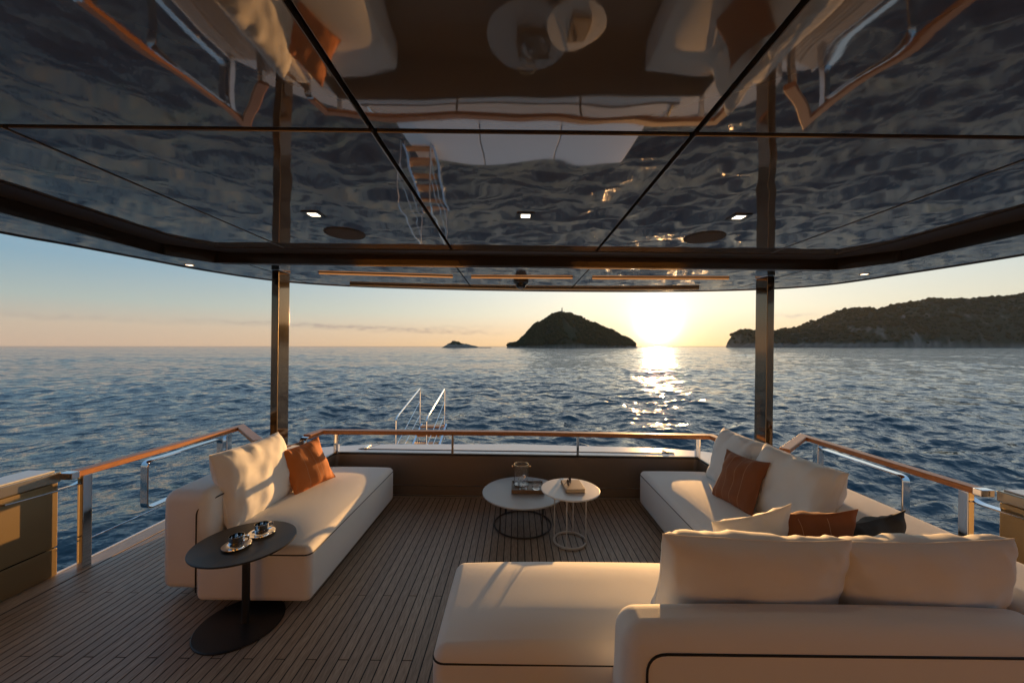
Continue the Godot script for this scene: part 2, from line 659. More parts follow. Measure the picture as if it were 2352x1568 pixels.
func build_land() -> void:
	var k := 1300.0 / 833.0
	var prof := []
	for p in [[1163, 0], [1168, 6], [1188, 9], [1200, 20], [1215, 34], [1224, 46], [1236, 55], [1250, 60], [1262, 68], [1275, 74], [1292, 77], [1304, 75], [1320, 69], [1340, 60], [1360, 53], [1380, 46], [1400, 38], [1420, 28], [1440, 18], [1455, 9], [1464, 1], [1468, 0]]:
		prof.append(Vector2((p[0] - 1186) * k, p[1] * k))
	var isle := land("island", "steep wooded island with a lighthouse on its top", prof, 1300.0, 170.0, 150, 60, 3, 8.0, 5200, 8.5)
	var lh := Node3D.new()
	lh.name = "lighthouse"
	lh.position = P((1291 - 1186) * k, SEA + 124.0, 1300.0)
	tag(lh, "small stone lighthouse with a lantern on the island summit", "lighthouse")
	add_child(lh)
	var stone := mat("lighthouse_stone", lin(.30, .27, .23), 0.8)
	part("tower", B.new().lathe(PackedVector2Array([Vector2(0, 17), Vector2(2.1, 17), Vector2(2.1, 16), Vector2(1.7, 16), Vector2(2.6, 0), Vector2(2.6, -8)]), Vector3.ZERO, 12), stone, lh)
	part("lantern", B.new().lathe(PackedVector2Array([Vector2(0, 22.5), Vector2(0.25, 20.5), Vector2(1.3, 19.6), Vector2(1.1, 19.3), Vector2(1.1, 17)]), Vector3.ZERO, 10), M.dark_glass, lh)
	part("gallery", B.new().lathe(PackedVector2Array([Vector2(1.2, 17.3), Vector2(2.7, 17.3), Vector2(2.7, 16.7), Vector2(1.2, 16.7)]), Vector3.ZERO, 14), stone, lh)
	part("keeper_house", B.new().box(Vector3(-7, 1.5, 0), Vector3(7, 9, 7), 0.05), stone, lh)
	k = 1300.0 / 833.0
	prof = []
	for p in [[1016, 0], [1022, 3], [1034, 10], [1044, 14], [1056, 12], [1068, 9], [1082, 7], [1096, 4], [1100, 1.5], [1128, 1.2], [1132, 0]]:
		prof.append(Vector2((p[0] - 1186) * k, p[1] * k))
	land("islet", "low bare rocky islet beside the wooded island", prof, 1280.0, 40.0, 90, 30, 8, 16.0, 60, 3.0)
	k = 1700.0 / 833.0
	prof = []
	for p in [[1688, 0], [1692, 22], [1694, 34], [1702, 36], [1716, 40], [1730, 34], [1745, 37], [1760, 34], [1775, 24], [1786, 33], [1800, 42], [1822, 40], [1845, 44], [1860, 53], [1890, 64], [1915, 71], [1935, 80], [1962, 87], [1990, 86], [2010, 84], [2040, 90], [2075, 98], [2110, 103], [2135, 107], [2180, 107], [2230, 108], [2270, 110], [2310, 114], [2352, 117], [2420, 122], [2520, 128], [2640, 118], [2800, 124], [3000, 100], [3300, 60], [3500, 0]]:
		prof.append(Vector2((p[0] - 1186) * k, p[1] * k))
	land("headland", "long wooded headland with pale cliffs to starboard", prof, 1700.0, 330.0, 330, 70, 17, 22.0, 9000, 11.0)

# ---------------------------------------------------------------- yacht structure
func edge_points() -> PackedVector2Array:
	var raw := [Vector2(-4.35, -2.3), Vector2(-4.30, 0.0), Vector2(-4.20, 2.0), Vector2(-4.10, 2.87), Vector2(-3.98, 3.22), Vector2(-3.85, 3.69), Vector2(-3.67, 4.32), Vector2(-3.25, 4.95), Vector2(-2.48, 5.30), Vector2(-1.3, 5.48), Vector2(-.05, 5.56), Vector2(1.2, 5.55), Vector2(2.3, 5.47), Vector2(3.35, 5.24), Vector2(4.05, 4.80), Vector2(4.32, 3.95), Vector2(4.46, 3.2), Vector2(4.56, 2.0), Vector2(4.62, 0.0), Vector2(4.65, -2.3)]
	var out := PackedVector2Array()
	for i in raw.size() - 1:
		var a: Vector2 = raw[maxi(i - 1, 0)]
		var b: Vector2 = raw[i]
		var c: Vector2 = raw[i + 1]
		var d: Vector2 = raw[mini(i + 2, raw.size() - 1)]
		for k in 5:
			out.append(b.cubic_interpolate(c, a, d, k / 5.0))
	out.append(raw[-1])
	return out

func clipped(poly: PackedVector2Array, x0: float, x1: float, d0: float, d1: float) -> PackedVector2Array:
	var r := PackedVector2Array([Vector2(x0, d0), Vector2(x1, d0), Vector2(x1, d1), Vector2(x0, d1)])
	var res := Geometry2D.intersect_polygons(poly, r)
	return res[0] if res.size() else PackedVector2Array()

func build_deck() -> void:
	var t := thing("deck", "teak planked aft deck with black caulked seams", "deck", Vector3.ZERO, "", "structure")
	part("caulking", B.new().box(P(0, -0.016, 1.07), Vector3(6.62, 0.028, 6.34), 0.002), M.caulk, t)
	var pitch := 0.0577
	var meshes := {}
	var joints := [1.97, 2.48, 1.36]
	rng.seed = 4
	for i in 112:
		var x := -3.2 + pitch * (i + 0.5)
		var far := 4.08 if absf(x) < 2.0 else (3.70 if absf(x) < 2.79 else 4.24)
		var j: float = joints[i % 3]
		for s in [[-2.1, j], [j, far]]:
			var len: float = s[1] - s[0] - 0.006
			var key := "%.3f" % len
			if not meshes.has(key):
				meshes[key] = B.new().box(Vector3.ZERO, Vector3(pitch - 0.0074, 0.02, len), 0.0008, 1).mesh(20.0)
			shared("plank", meshes[key], M["teak_%d" % rng.randi_range(0, 4)], t, P(x, -0.01, (s[0] + s[1]) * 0.5))
	part("margin_board", B.new().box(P(-3.285, -0.009, 1.07), Vector3(0.15, 0.022, 6.34), 0.002), M.teak_3, t)
	part("margin_board", B.new().box(P(3.345, -0.009, 1.07), Vector3(0.15, 0.022, 6.34), 0.002), M.teak_3, t)
	part("margin_board", B.new().box(P(0.0, -0.009, 4.105), Vector3(4.06, 0.022, 0.042), 0.002), M.teak_1, t)
	var h := thing("hull", "white hull of the yacht below the deck", "hull", Vector3.ZERO, "", "structure")
	part("topsides", B.new().prism(PackedVector2Array([Vector2(-3.385, -2.4), Vector2(3.44, -2.4), Vector2(3.44, 4.3), Vector2(3.3, 4.42), Vector2(-3.25, 4.42), Vector2(-3.385, 4.3)]), -2.9, -0.035), M.hull_white, h)
	part("gunwale", B.new().prism(PackedVector2Array([Vector2(-3.385, -2.4), Vector2(-3.365, -2.4), Vector2(-3.365, 4.24), Vector2(-3.385, 4.3)]), -0.034, 0.004), M.gelcoat_white, h)
	part("gunwale", B.new().prism(PackedVector2Array([Vector2(3.425, -2.4), Vector2(3.44, -2.4), Vector2(3.44, 4.3), Vector2(3.425, 4.24)]), -0.034, 0.004), M.gelcoat_white, h)
	for k in 3:
		part("swim_platform_panel", B.new().box(P(-1.73 + k * 1.76, -1.55, 6.95), Vector3(1.74, 0.16, 4.9), 0.02), M.gelcoat_white, h)
	part("swim_platform_edge", B.new().box(P(0.03, -1.74, 6.95), Vector3(5.3, 0.2, 5.0), 0.05), M.hull_white, h)

func build_roof() -> void:
	var edge := edge_points()
	var r := thing("hardtop_roof", "glossy dark hardtop roof with panelled mirror ceiling over the deck", "roof")
	var cols := [-2.60, -1.935, -0.545, 0.655, 2.10, 2.76]
	var rows := [-2.25, 1.352, 3.02]
	for i in 5:
		for j in 2:
			var g := 0.010
			var a := Vector2(cols[i] + (g if i > 0 else 0.0), rows[j] + (g * 1.2 if j > 0 else 0.0))
			var b := Vector2(cols[i + 1] - (g if i < 4 else 0.0), rows[j + 1] - (g * 1.2 if j < 1 else 0.0))
			var c := (a + b) * 0.5
			part("ceiling_panel", B.new().box(P(c.x, CEIL + 0.0145, c.y), Vector3(b.x - a.x, 0.029, b.y - a.y), 0.003, 2), M.ceiling_lacquer, r)
	part("panel_backing", B.new().box(P(0.08, CEIL + 0.10, 0.4), Vector3(5.9, 0.08, 5.55), 0.005), M.black_gap, r)
	# matte frame round the recess and its glossy downstand
	var f0 := [-2.603, 2.763, 3.023]
	part("frame_strip", B.new().prism(PackedVector2Array([Vector2(-2.85, -2.25), Vector2(f0[0], -2.25), Vector2(f0[0], 2.75), Vector2(-2.52, 3.023), Vector2(-2.52, 3.19), Vector2(-2.85, 2.9)]), CEIL - 0.006, CEIL + 0.05), M.matte_taupe, r)
	part("frame_strip", B.new().prism(PackedVector2Array([Vector2(3.03, -2.25), Vector2(3.03, 2.85), Vector2(2.68, 3.19), Vector2(2.68, 3.023), Vector2(f0[1], 2.70), Vector2(f0[1], -2.25)]), CEIL - 0.006, CEIL + 0.05), M.matte_taupe, r)
	part("frame_strip", B.new().box(P(0.08, CEIL + 0.022, 3.107), Vector3(5.194, 0.056, 0.164), 0.003), M.matte_taupe, r)
	part("downstand", B.new().box(P(0.08, 2.495, 3.212), Vector3(5.44, 0.156, 0.038), 0.004), M.bronze_gloss, r)
	part("downstand", B.new().box(P(-2.871, 2.495, 0.33), Vector3(0.038, 0.156, 5.16), 0.004), M.bronze_gloss, r)
	part("downstand", B.new().box(P(3.051, 2.495, 0.31), Vector3(0.038, 0.156, 5.10), 0.004), M.bronze_gloss, r)
	part("downstand_corner", B.new().sweep(PackedVector3Array([P(-2.871, 2.495, 2.912), P(-2.871, 2.495, 2.95), P(-2.68, 2.495, 3.212), P(-2.642, 2.495, 3.212)]), rect(0.036, 0.154), Vector3.UP), M.bronze_gloss, r)
	part("downstand_corner", B.new().sweep(PackedVector3Array([P(3.051, 2.495, 2.862), P(3.051, 2.495, 2.92), P(2.84, 2.495, 3.212), P(2.802, 2.495, 3.212)]), rect(0.036, 0.154), Vector3.UP), M.bronze_gloss, r)
	part("edge_trim", B.new().box(P(0.08, 2.413, 3.225), Vector3(5.4, 0.007, 0.010), 0.001), M.chrome, r)
	# soffit outside the recess
	var poly := PackedVector2Array(edge)
	var xs := [-2.93, -0.665, 0.79, 3.11]
	for i in 3:
		var p := clipped(poly, xs[i] + 0.008, xs[i + 1] - 0.008, 3.236, 9.0)
		part("soffit_panel", B.new().prism(p, SOFFIT, SOFFIT + 0.03), M.ceiling_lacquer, r, 30.0)
	for s in [[-6.0, -2.946, -2.3, 4.45], [-6.0, -2.946, 4.458, 9.0], [3.126, 6.0, -2.3, 4.45], [3.126, 6.0, 4.458, 9.0]]:
		var p := clipped(poly, s[0], s[1], s[2], s[3])
		part("soffit_panel", B.new().prism(p, SOFFIT, SOFFIT + 0.03), M.ceiling_lacquer, r, 30.0)
	part("roof_shell", B.new().prism(poly, SOFFIT + 0.10, SOFFIT + 0.30), M.gelcoat_white, r, 30.0)
	part("soffit_backing", B.new().prism(clipped(poly, -6, 6, 3.24, 9), SOFFIT + 0.034, SOFFIT + 0.096), M.black_gap, r, 30.0)
	part("soffit_backing", B.new().prism(clipped(poly, -6, -2.9, -3, 3.23), SOFFIT + 0.034, SOFFIT + 0.096), M.black_gap, r, 30.0)
	part("soffit_backing", B.new().prism(clipped(poly, 3.08, 6, -3, 3.23), SOFFIT + 0.034, SOFFIT + 0.096), M.black_gap, r, 30.0)
	var path := PackedVector3Array()
	for q in edge: path.append(P(q.x, SOFFIT + 0.07, q.y))
	part("edge_fascia", B.new().sweep(path, rect(0.02, 0.16), Vector3.UP), M.bronze_gloss, r, 30.0)
	# shade housing along the aft edge
	part("shade_housing", B.new().sweep(PackedVector3Array([P(-2.35, SOFFIT - 0.016, 5.12), P(-1.2, SOFFIT - 0.016, 5.24), P(0.1, SOFFIT - 0.016, 5.29), P(1.4, SOFFIT - 0.016, 5.25), P(2.55, SOFFIT - 0.016, 5.10)]), rect(0.09, 0.030, 0.010), Vector3.UP), M.wing_bronze, r)
	# lamps, speakers, strips, camera
	var groups := [[-1.257, 2.231, "square ceiling downlight above the port sofa"], [0.047, 2.212, "square ceiling downlight above the coffee tables"], [1.339, 2.194, "square ceiling downlight above the starboard sofa"]]
	for g in groups:
		var l := thing("ceiling_downlight", g[2], "downlight", P(g[0], CEIL, g[1]), "square downlights in the ceiling")
		part("frame", B.new().sweep(rounded(PackedVector3Array([Vector3(-.045, -.003, -.045), Vector3(.045, -.003, -.045), Vector3(.045, -.003, .045), Vector3(-.045, -.003, .045)]), 0.006, true, 2), rect(0.022, 0.005, 0.001), Vector3.UP, true), M.bronze_gloss, l)
		part("glowing_lamp", B.new().box(Vector3(0, -.002, 0), Vector3(.055, .004, .055), 0.001), M.lamp_glow, l)
		lamp_light(l, 0.066)
	for g in [[-3.61, 3.99, "small round soffit lamp at the port roof edge"], [3.90, 4.07, "small round soffit lamp at the starboard roof edge"]]:
		var l := thing("soffit_lamp", g[2], "lamp", P(g[0], SOFFIT, g[1]))
		part("rim", B.new().lathe(PackedVector2Array([Vector2(.034, 0), Vector2(.05, -.001), Vector2(.048, -.005), Vector2(.034, -.005), Vector2(.034, 0)]), Vector3.ZERO, 20), M.brass, l)
		part("glowing_lamp", B.new().lathe(PackedVector2Array([Vector2(.033, -.001), Vector2(.033, -.003), Vector2(0, -.003)]), Vector3.ZERO, 16), M.lamp_glow, l)
		lamp_light(l, 0.05)
	for g in [[-1.243, 2.608, "round taupe ceiling speaker above the port sofa"], [1.342, 2.604, "round taupe ceiling speaker above the starboard sofa"]]:
		var l := thing("ceiling_speaker", g[2], "speaker", P(g[0], CEIL, g[1]), "round speakers in the ceiling")
		part("grille", B.new().lathe(PackedVector2Array([Vector2(.125, -.001), Vector2(.122, -.007), Vector2(0, -.008)]), Vector3.ZERO, 40), M.speaker_cloth, l)
		part("rim", B.new().lathe(PackedVector2Array([Vector2(.139, 0), Vector2(.136, -.006), Vector2(.127, -.006), Vector2(.126, 0)]), Vector3.ZERO, 40), M.matte_taupe, l)
	for g in [[-2.37, 4.33, -.79, 4.47, "long brass light strip on the port side of the aft soffit"], [-.57, 4.485, .68, 4.44, "brass light strip behind the dome camera"], [.92, 4.455, 2.56, 4.38, "long brass light strip on the starboard side of the aft soffit"]]:
		var l := thing("brass_light_strip", g[4], "light strip", P((g[0] + g[2]) * .5, SOFFIT, (g[1] + g[3]) * .5), "brass strips in the aft soffit")
		var q := P((g[2] - g[0]) * .5, 0, (g[3] - g[1]) * .5)
		part("channel", B.new().sweep(PackedVector3Array([-q, q]), rect(0.06, 0.012, 0.003), Vector3.UP), M.matte_taupe, l)
		part("light_bar", B.new().sweep(PackedVector3Array([-q * .995 + Vector3(0, -.010, 0), q * .995 + Vector3(0, -.010, 0)]), circle(0.012, 10), Vector3.UP), M.amber_strip, l)
	var dc := thing("dome_camera", "black security dome camera hanging from the aft soffit", "camera", P(0.05, SOFFIT, 4.62))
	part("mount", B.new().lathe(PackedVector2Array([Vector2(.095, 0), Vector2(.098, -.01), Vector2(.094, -.045), Vector2(.078, -.05)]), Vector3.ZERO, 28), M.rod_dark, dc)
	var dome := PackedVector2Array()
	for k in 9: dome.append(Vector2(.074 * cos(PI / 2 * k / 8.0), -.05 - .078 * sin(PI / 2 * k / 8.0)))
	part("dome", B.new().lathe(dome, Vector3.ZERO, 28), M.dark_glass, dc)
	# pillars
	for s in [[-2.405, 3.69, "bronze roof pillar behind the port sofa"], [2.525, 3.69, "bronze roof pillar behind the starboard sofa"]]:
		var p := thing("roof_pillar", s[2], "pillar", P(s[0], 0, s[1]), "two roof pillars")
		part("shaft", B.new().box(Vector3(0, 1.425, 0), Vector3(.072, 2.03, .178), 0.006, 2), M.pillar_bronze, p)
		part("groove_trim", B.new().box(Vector3(-.02 * signf(s[0]) - .0165 * signf(s[0]), 1.425, .09), Vector3(.005, 2.0, .005), 0.002), M.wing_bronze, p)
		part("collar", B.new().box(Vector3(0, 2.505, 0), Vector3(.080, .128, .186), 0.006, 2), M.chrome, p)

func lamp_light(parent: Node3D, size: float) -> void:
	var a := AreaLight3D.new()
	a.name = "lamp_light"
	a.area_size = Vector2(size, size)
	a.light_color = Color(1.0, .90, .76)
	a.light_energy = 0.05
	a.area_range = 6.0
	a.shadow_enabled = true
	a.position = Vector3(0, -.012, 0)
	a.basis = Basis(Vector3.RIGHT, -PI / 2)
	parent.add_child(a)

func build_bulwarks() -> void:
	var t := thing("aft_bulwark", "low bronze panelled aft wall with a broad white top", "bulwark")
	var outline := PackedVector2Array([Vector2(-2.06, 3.72), Vector2(-2.06, 4.16), Vector2(2.07, 4.12), Vector2(2.07, 3.64), Vector2(2.52, 3.64), Vector2(2.76, 3.8), Vector2(2.78, 3.95), Vector2(2.6, 4.15), Vector2(2.25, 4.32), Vector2(1.8, 4.44), Vector2(0, 4.56), Vector2(-1.8, 4.46), Vector2(-2.2, 4.36), Vector2(-2.55, 4.2), Vector2(-2.78, 4.0), Vector2(-2.76, 3.84), Vector2(-2.5, 3.72)])  # outer quarters extended, hidden from view, to shade the port bulwark wing
	part("body", B.new().prism(outline, -0.033, 0.462), M.hull_white, t, 30.0)
	part("white_top", B.new().prism(outline, 0.464, 0.487), M.gelcoat_white, t, 30.0)
	for s in [[0.012, 0.115], [0.123, 0.462]]:
		var yc: float = (s[0] + s[1]) * .5
		var hh: float = s[1] - s[0]
		part("wall_panel", B.new().sweep(rounded(PackedVector3Array([P(-2.052, yc, 3.73), P(-2.052, yc, 4.146), P(2.062, yc, 4.106), P(2.062, yc, 3.65)]), 0.06, false, 5), rect(0.014, hh), Vector3.UP), M.wall_bronze, t)
	part("edge_trim", B.new().sweep(rounded(PackedVector3Array([P(-2.052, .475, 3.73), P(-2.052, .475, 4.146), P(2.062, .475, 4.106), P(2.062, .475, 3.65)]), 0.06, false, 5), rect(0.02, 0.022), Vector3.UP), M.bronze_gloss, t)
	part("top_hatch", B.new().prism(PackedVector2Array([Vector2(-1.82, 4.265), Vector2(1.84, 4.235), Vector2(1.66, 4.44), Vector2(0, 4.54), Vector2(-1.66, 4.46)]), 0.4875, 0.492), M.gelcoat_white, t)
	part("hatch_seam", B.new().sweep(PackedVector3Array([P(-1.66, .4905, 4.45), P(-1.83, .4905, 4.255), P(1.85, .4905, 4.225), P(1.67, .4905, 4.43)]), rect(0.008, 0.006, .001), Vector3.UP), M.black_gap, t)
	part("hatch_hinge", B.new().box(P(-1.76, .500, 4.32), Vector3(.035, .016, .13), 0.004), M.chrome, t)
	part("hatch_hinge", B.new().box(P(1.78, .498, 4.30), Vector3(.03, .010, .15), 0.004), M.rod_dark, t)
	for s: float in [-1.0, 1.0]:
		var side: String = "port" if s < 0 else "starboard"
		var x := 3.345 * s
		var near := -2.3
		var far := 2.655 if s < 0 else 2.50
		var w := thing("bulwark_wing", "bronze bulwark wing ending beside the %s rail gap" % side, "bulwark", P(x, 0, 0), "bulwark wings either side")
		var o := 0.075 * s
		var mid := (near + far) * .5
		part("lower_panel", B.new().box(P(o, .105, mid), Vector3(.15, .20, far - near), 0.006, 2), M.wing_bronze, w)
		part("upper_panel", B.new().box(P(o, .446, mid), Vector3(.15, .464, far - near), 0.006, 2), M.wing_bronze, w)
		part("joint", B.new().box(P(o, .2095, mid), Vector3(.13, .012, far - near - .02), 0.002), M.black_gap, w)
		part("cap", B.new().box(P(.10 * s, .722, mid), Vector3(.24, .072, far - near + .004), 0.008, 2), M.wing_cap, w)
		part("cap_top", B.new().box(P(.115 * s, .763, mid), Vector3(.19, .010, far - near - .01), 0.003), M.gelcoat_white, w)
		part("recess_door", B.new().box(P(-.003 * s, .49, .35), Vector3(.012, .30, 3.7), 0.005, 2), M.wall_bronze, w)
	# deckhouse at the forward end of the deck
	var h := thing("deckhouse", "honey wood deckhouse wall with dark sliding glass doors", "deckhouse")
	part("wall", B.new().box(P(-2.55, 1.27, -2.32), Vector3(2.6, 2.56, .14), 0.01), M.wall_wood, h)
	part("wall", B.new().box(P(2.65, 1.27, -2.32), Vector3(2.6, 2.56, .14), 0.01), M.wall_wood, h)
	part("door_header", B.new().box(P(.05, 2.38, -2.32), Vector3(2.58, .34, .14), 0.01), M.wall_wood, h)
	for k in 2:
		var dr := part("glass_door", B.new().box(P(-.59 + k * 1.28, 1.1, -2.33), Vector3(1.22, 2.14, .03), 0.005), M.dark_glass, h)
		part("door_frame", B.new().box(P(-.59 + k * 1.28, 0.04, -2.30), Vector3(1.24, .07, .06), 0.005), M.chrome, dr)

func build_rails() -> void:
	var prof := rect(0.088, 0.044, 0.006)
	var down := 0.0
	for s: float in [-1.0, 1.0]:
		var side: String = "port" if s < 0 else "starboard"
		var x_near := -3.285 if s < 0 else 3.295
		var x_far := -3.235 if s < 0 else 3.265
		var d0 := 2.70 if s < 0 else 2.575
		var d1 := 4.27 if s < 0 else 4.11
		var end := P(-2.58, .725, 3.64) if s < 0 else P(2.63, .725, 3.54)
		var t := thing("side_rail", "varnished teak handrail on chrome posts along the %s side" % side, "handrail", Vector3.ZERO, "side handrails")
		part("teak_cap", B.new().sweep(PackedVector3Array([P(x_near, .725, d0), P(x_far, .725, d1), end]), prof, Vector3.UP), M.rail_teak, t, 30.0)
		part("end_cap", B.new().box(P(x_near, .725, d0 - .028), Vector3(.096, .050, .052), 0.005, 2), M.chrome, t)
		part("post", B.new().box(P(x_near - .023 * s, .353, d0 + .05), Vector3(.046, .706, .062), 0.005, 2), M.chrome, t)
		part("post", B.new().box(P(x_far - .01 * s, .40, d1 - .21), Vector3(.05, .62, .07), 0.005, 2), M.chrome, t)
		part("post", B.new().box(end + Vector3(.04 * s, -.37, -.02), Vector3(.05, .70, .05), 0.005, 2), M.chrome, t)
		# flat bar hoop below the cap
		var xh := -3.26 if s < 0 else 3.27
		var h0 := 3.19 if s < 0 else 3.03
		var h1 := 4.0 if s < 0 else 3.88
		var hp := rounded(PackedVector3Array([P(xh, .66, h0), P(xh, .66, h1), P(xh, .245, h1), P(xh, .245, h0)]), 0.055, true, 6)
		part("hoop", B.new().sweep(hp, rect(0.014, 0.066, 0.003), Vector3.RIGHT, true), M.chrome, t, 30.0)
		part("hoop_bracket", B.new().box(P(xh, .50, h1 + .03), Vector3(.04, .05, .06), 0.004), M.chrome, t)
		part("wire", B.new().sweep(PackedVector3Array([P(x_near + .01 * s, .19, d0 + .08), P(xh, .20, h1)]), circle(0.005, 8), Vector3.UP), M.chrome, t)
		var wing_d := 2.655 if s < 0 else 2.50
		var latch := thing("rail_latch", "curved chrome latch bar joining %s wing and rail" % side, "latch", Vector3.ZERO, "curved chrome latch bars")
		part("bar", B.new().sweep(rounded(PackedVector3Array([P(x_near + .01 * s, .655, d0 + .05), P(-3.30 * -s, .635, (d0 + wing_d) * .5 + .03), P(3.325 * s, .632, wing_d - .10), P(3.335 * s, .640, wing_d - .30)]), .08, false, 5), rect(0.012, 0.05, .003), Vector3(1, 0.15, 0)), M.chrome, latch)
	var a := thing("aft_rail", "varnished teak handrail on chrome posts above the aft wall", "handrail")
	part("teak_cap", B.new().sweep(PackedVector3Array([P(-2.225, .725, 3.87), P(-2.19, .725, 4.10), P(0.0, .725, 4.135), P(2.20, .725, 4.07), P(2.24, .725, 3.72)]), prof, Vector3.UP), M.rail_teak, a, 30.0)
	for x in [-2.02, -.71, .71, 2.06]:
		part("post", B.new().box(P(x, .598, 4.135 - absf(x) * .02), Vector3(.026 if absf(x) < 1 else .05, .222, .04), 0.004, 2), M.chrome, a)
	part("end_bracket", B.new().sweep(rounded(PackedVector3Array([P(-2.225, .728, 3.90), P(-2.228, .722, 3.80), P(-2.228, .487, 3.80)]), .07, false, 6), rect(0.014, 0.07, .003), Vector3.RIGHT), M.chrome, a)
	part("end_bracket", B.new().sweep(rounded(PackedVector3Array([P(2.24, .728, 3.75), P(2.24, .722, 3.68), P(2.24, .487, 3.68)]), .06, false, 6), rect(0.014, 0.07, .003), Vector3.RIGHT), M.chrome, a)
	# boarding stairs beyond the stern
	var g := thing("boarding_stairs", "boarding stairs with thin steel handrails standing off the stern", "stairs")
	for x in [-2.77, -2.06]:
		var gr := part("handrail", B.new().sweep(rounded(PackedVector3Array([P(x, -1.45, 8.4), P(x, .0, 8.4), P(x, .06, 8.55), P(x, .46, 10.4), P(x, .46, 10.5), P(x, -1.0, 10.5)]), .07, false, 4), circle(0.019, 8), Vector3.RIGHT), M.chrome, g)
		part("wire", B.new().sweep(PackedVector3Array([P(x, .10, 10.5), P(x, -.62, 8.45)]), circle(0.008, 6), Vector3.RIGHT), M.chrome, gr)
		part("wire", B.new().sweep(PackedVector3Array([P(x, -.30, 10.5), P(x, -.98, 8.45)]), circle(0.008, 6), Vector3.RIGHT), M.chrome, gr)
		part("stringer", B.new().sweep(PackedVector3Array([P(x + .05, -.62, 10.55), P(x + .02, -1.5, 8.55)]), rect(0.16, 0.05), Vector3.RIGHT), M.chrome, g)
	for k in 6:
		var f := k / 5.0
		part("tread", B.new().box(P(-2.40 - .02 * f, lerpf(-.60, -1.42, f), lerpf(10.4, 8.75, f)), Vector3(.62, .045, .24), 0.006), M.rail_teak, g)

# ---------------------------------------------------------------- soft furnishings
func soft_box(size: Vector3, r: float, crown: float, n := 14) -> B:
	var h := size * .5
	return B.new().box(Vector3.ZERO, size, r, 5, n, func(p: Vector3) -> Vector3:
		var u := clampf(1.0 - pow(absf(p.x / h.x), 3.0), 0, 1)
		var w := clampf(1.0 - pow(absf(p.z / h.z), 3.4), 0, 1)
		var k := clampf(1.0 - pow(absf(p.y / h.y), 2.0), 0, 1)
		if p.y > 0: p.y += crown * u * w * smoothstep(0.0, h.y, p.y)
		p.x += 0.008 * signf(p.x) * k * w * smoothstep(h.x * .6, h.x, absf(p.x))
		p.z += 0.008 * signf(p.z) * k * u * smoothstep(h.z * .6, h.z, absf(p.z))
		return p)

func loop_rect(x0: float, x1: float, y: float, z0: float, z1: float, r: float) -> PackedVector3Array:
	return rounded(PackedVector3Array([Vector3(x0, y, z0), Vector3(x1, y, z0), Vector3(x1, y, z1), Vector3(x0, y, z1)]), r, true, 6)

func sofa_block(called: String, parent: Node3D, x0: float, x1: float, y0: float, y1: float, d0: float, d1: float, r: float, crown: float) -> MeshInstance3D:
	var s := Vector3(x1 - x0, y1 - y0, d1 - d0)
	var o := part(called, soft_box(s, r, crown), M.sofa_cloth, parent, 70.0, P((x0 + x1) * .5, (y0 + y1) * .5, (d0 + d1) * .5))
	return o

func piping(parent: MeshInstance3D, size: Vector3, y: float, r: float, out := 0.001) -> void:
	var h := size * .5
	part("piping", B.new().sweep(loop_rect(-h.x - out, h.x + out, y, -h.z - out, h.z + out, r), circle(0.0042, 6), Vector3.UP, true), M.piping, parent)

func build_sofas() -> void:
	# port
	var t := thing("port_sofa", "low white sofa along the port side with dark piping", "sofa", Vector3.ZERO, "white deck sofas")
	var o := sofa_block("seat", t, -2.04, -1.30, .055, .405, 2.31, 3.90, .045, .052)
	piping(o, Vector3(.74, .34, 1.59), .136, .05)
	o = sofa_block("backrest", t, -2.36, -2.045, .055, .715, 2.41, 3.62, .07, .012)
	face_piping(o, .315, .66, .612)
	part("plinth", B.new().box(P(-1.78, .029, 3.15), Vector3(.7, .052, 1.2), 0.004), M.rod_dark, t)
	# starboard
	t = thing("starboard_sofa", "long low white sofa along the starboard side with dark piping", "sofa", Vector3.ZERO, "white deck sofas")
	o = sofa_block("seat", t, 1.33, 2.05, .055, .405, 1.44, 3.88, .045, .052)
	piping(o, Vector3(.72, .34, 2.44), .136, .05)
	o = sofa_block("backrest", t, 2.055, 2.44, .055, .715, 1.30, 3.60, .07, .012)
	part("piping", B.new().sweep(PackedVector3Array([Vector3(-.201, .20, -1.10), Vector3(-.201, .20, 1.10)]), circle(.0042, 6), Vector3.UP), M.piping, o)
	part("plinth", B.new().box(P(1.9, .029, 2.6), Vector3(.9, .052, 2.2), 0.004), M.rod_dark, t)
	# the one whose back is turned to the deckhouse
	t = thing("chaise_sofa", "white chaise sofa with its back to the deckhouse, facing aft", "sofa", Vector3.ZERO, "white deck sofas")
	o = sofa_block("seat", t, -.35, 1.325, .055, .395, 1.555, 2.235, .055, .055)
	piping(o, Vector3(1.675, .34, .68), .122, .06)
	sofa_block("rear_base", t, .43, 1.32, .06, .36, 1.45, 1.60, .02, .0)
	o = sofa_block("backrest", t, .395, 1.99, .055, .715, 1.255, 1.455, .075, .015)
	var hx := .7975
	var arch := rounded(PackedVector3Array([Vector3(-hx + .07, -.32, .1065), Vector3(-hx + .07, .268, .1025), Vector3(hx - .07, .268, .1025), Vector3(hx - .07, -.32, .1065)]), .07, false, 6)
	part("piping", B.new().sweep(arch, circle(.0045, 6), Vector3.BACK), M.piping, o)
	part("plinth", B.new().box(P(.85, .029, 1.75), Vector3(1.9, .052, .85), 0.004), M.rod_dark, t)

# piping that frames the near end of a backrest
func face_piping(o: MeshInstance3D, w: float, h: float, z: float) -> void:
	var p := rounded(PackedVector3Array([Vector3(w * .5 - .065, -h * .5, z), Vector3(w * .5 - .065, h * .5 - .10, z), Vector3(w * .5 + .006, h * .5 - .055, z - .07), Vector3(w * .5 + .010, h * .5 - .055, z - .9)]), .08, false, 6)
	part("piping", B.new().sweep(p, circle(.0042, 6), Vector3(.6, .2, .8)), M.piping, o)

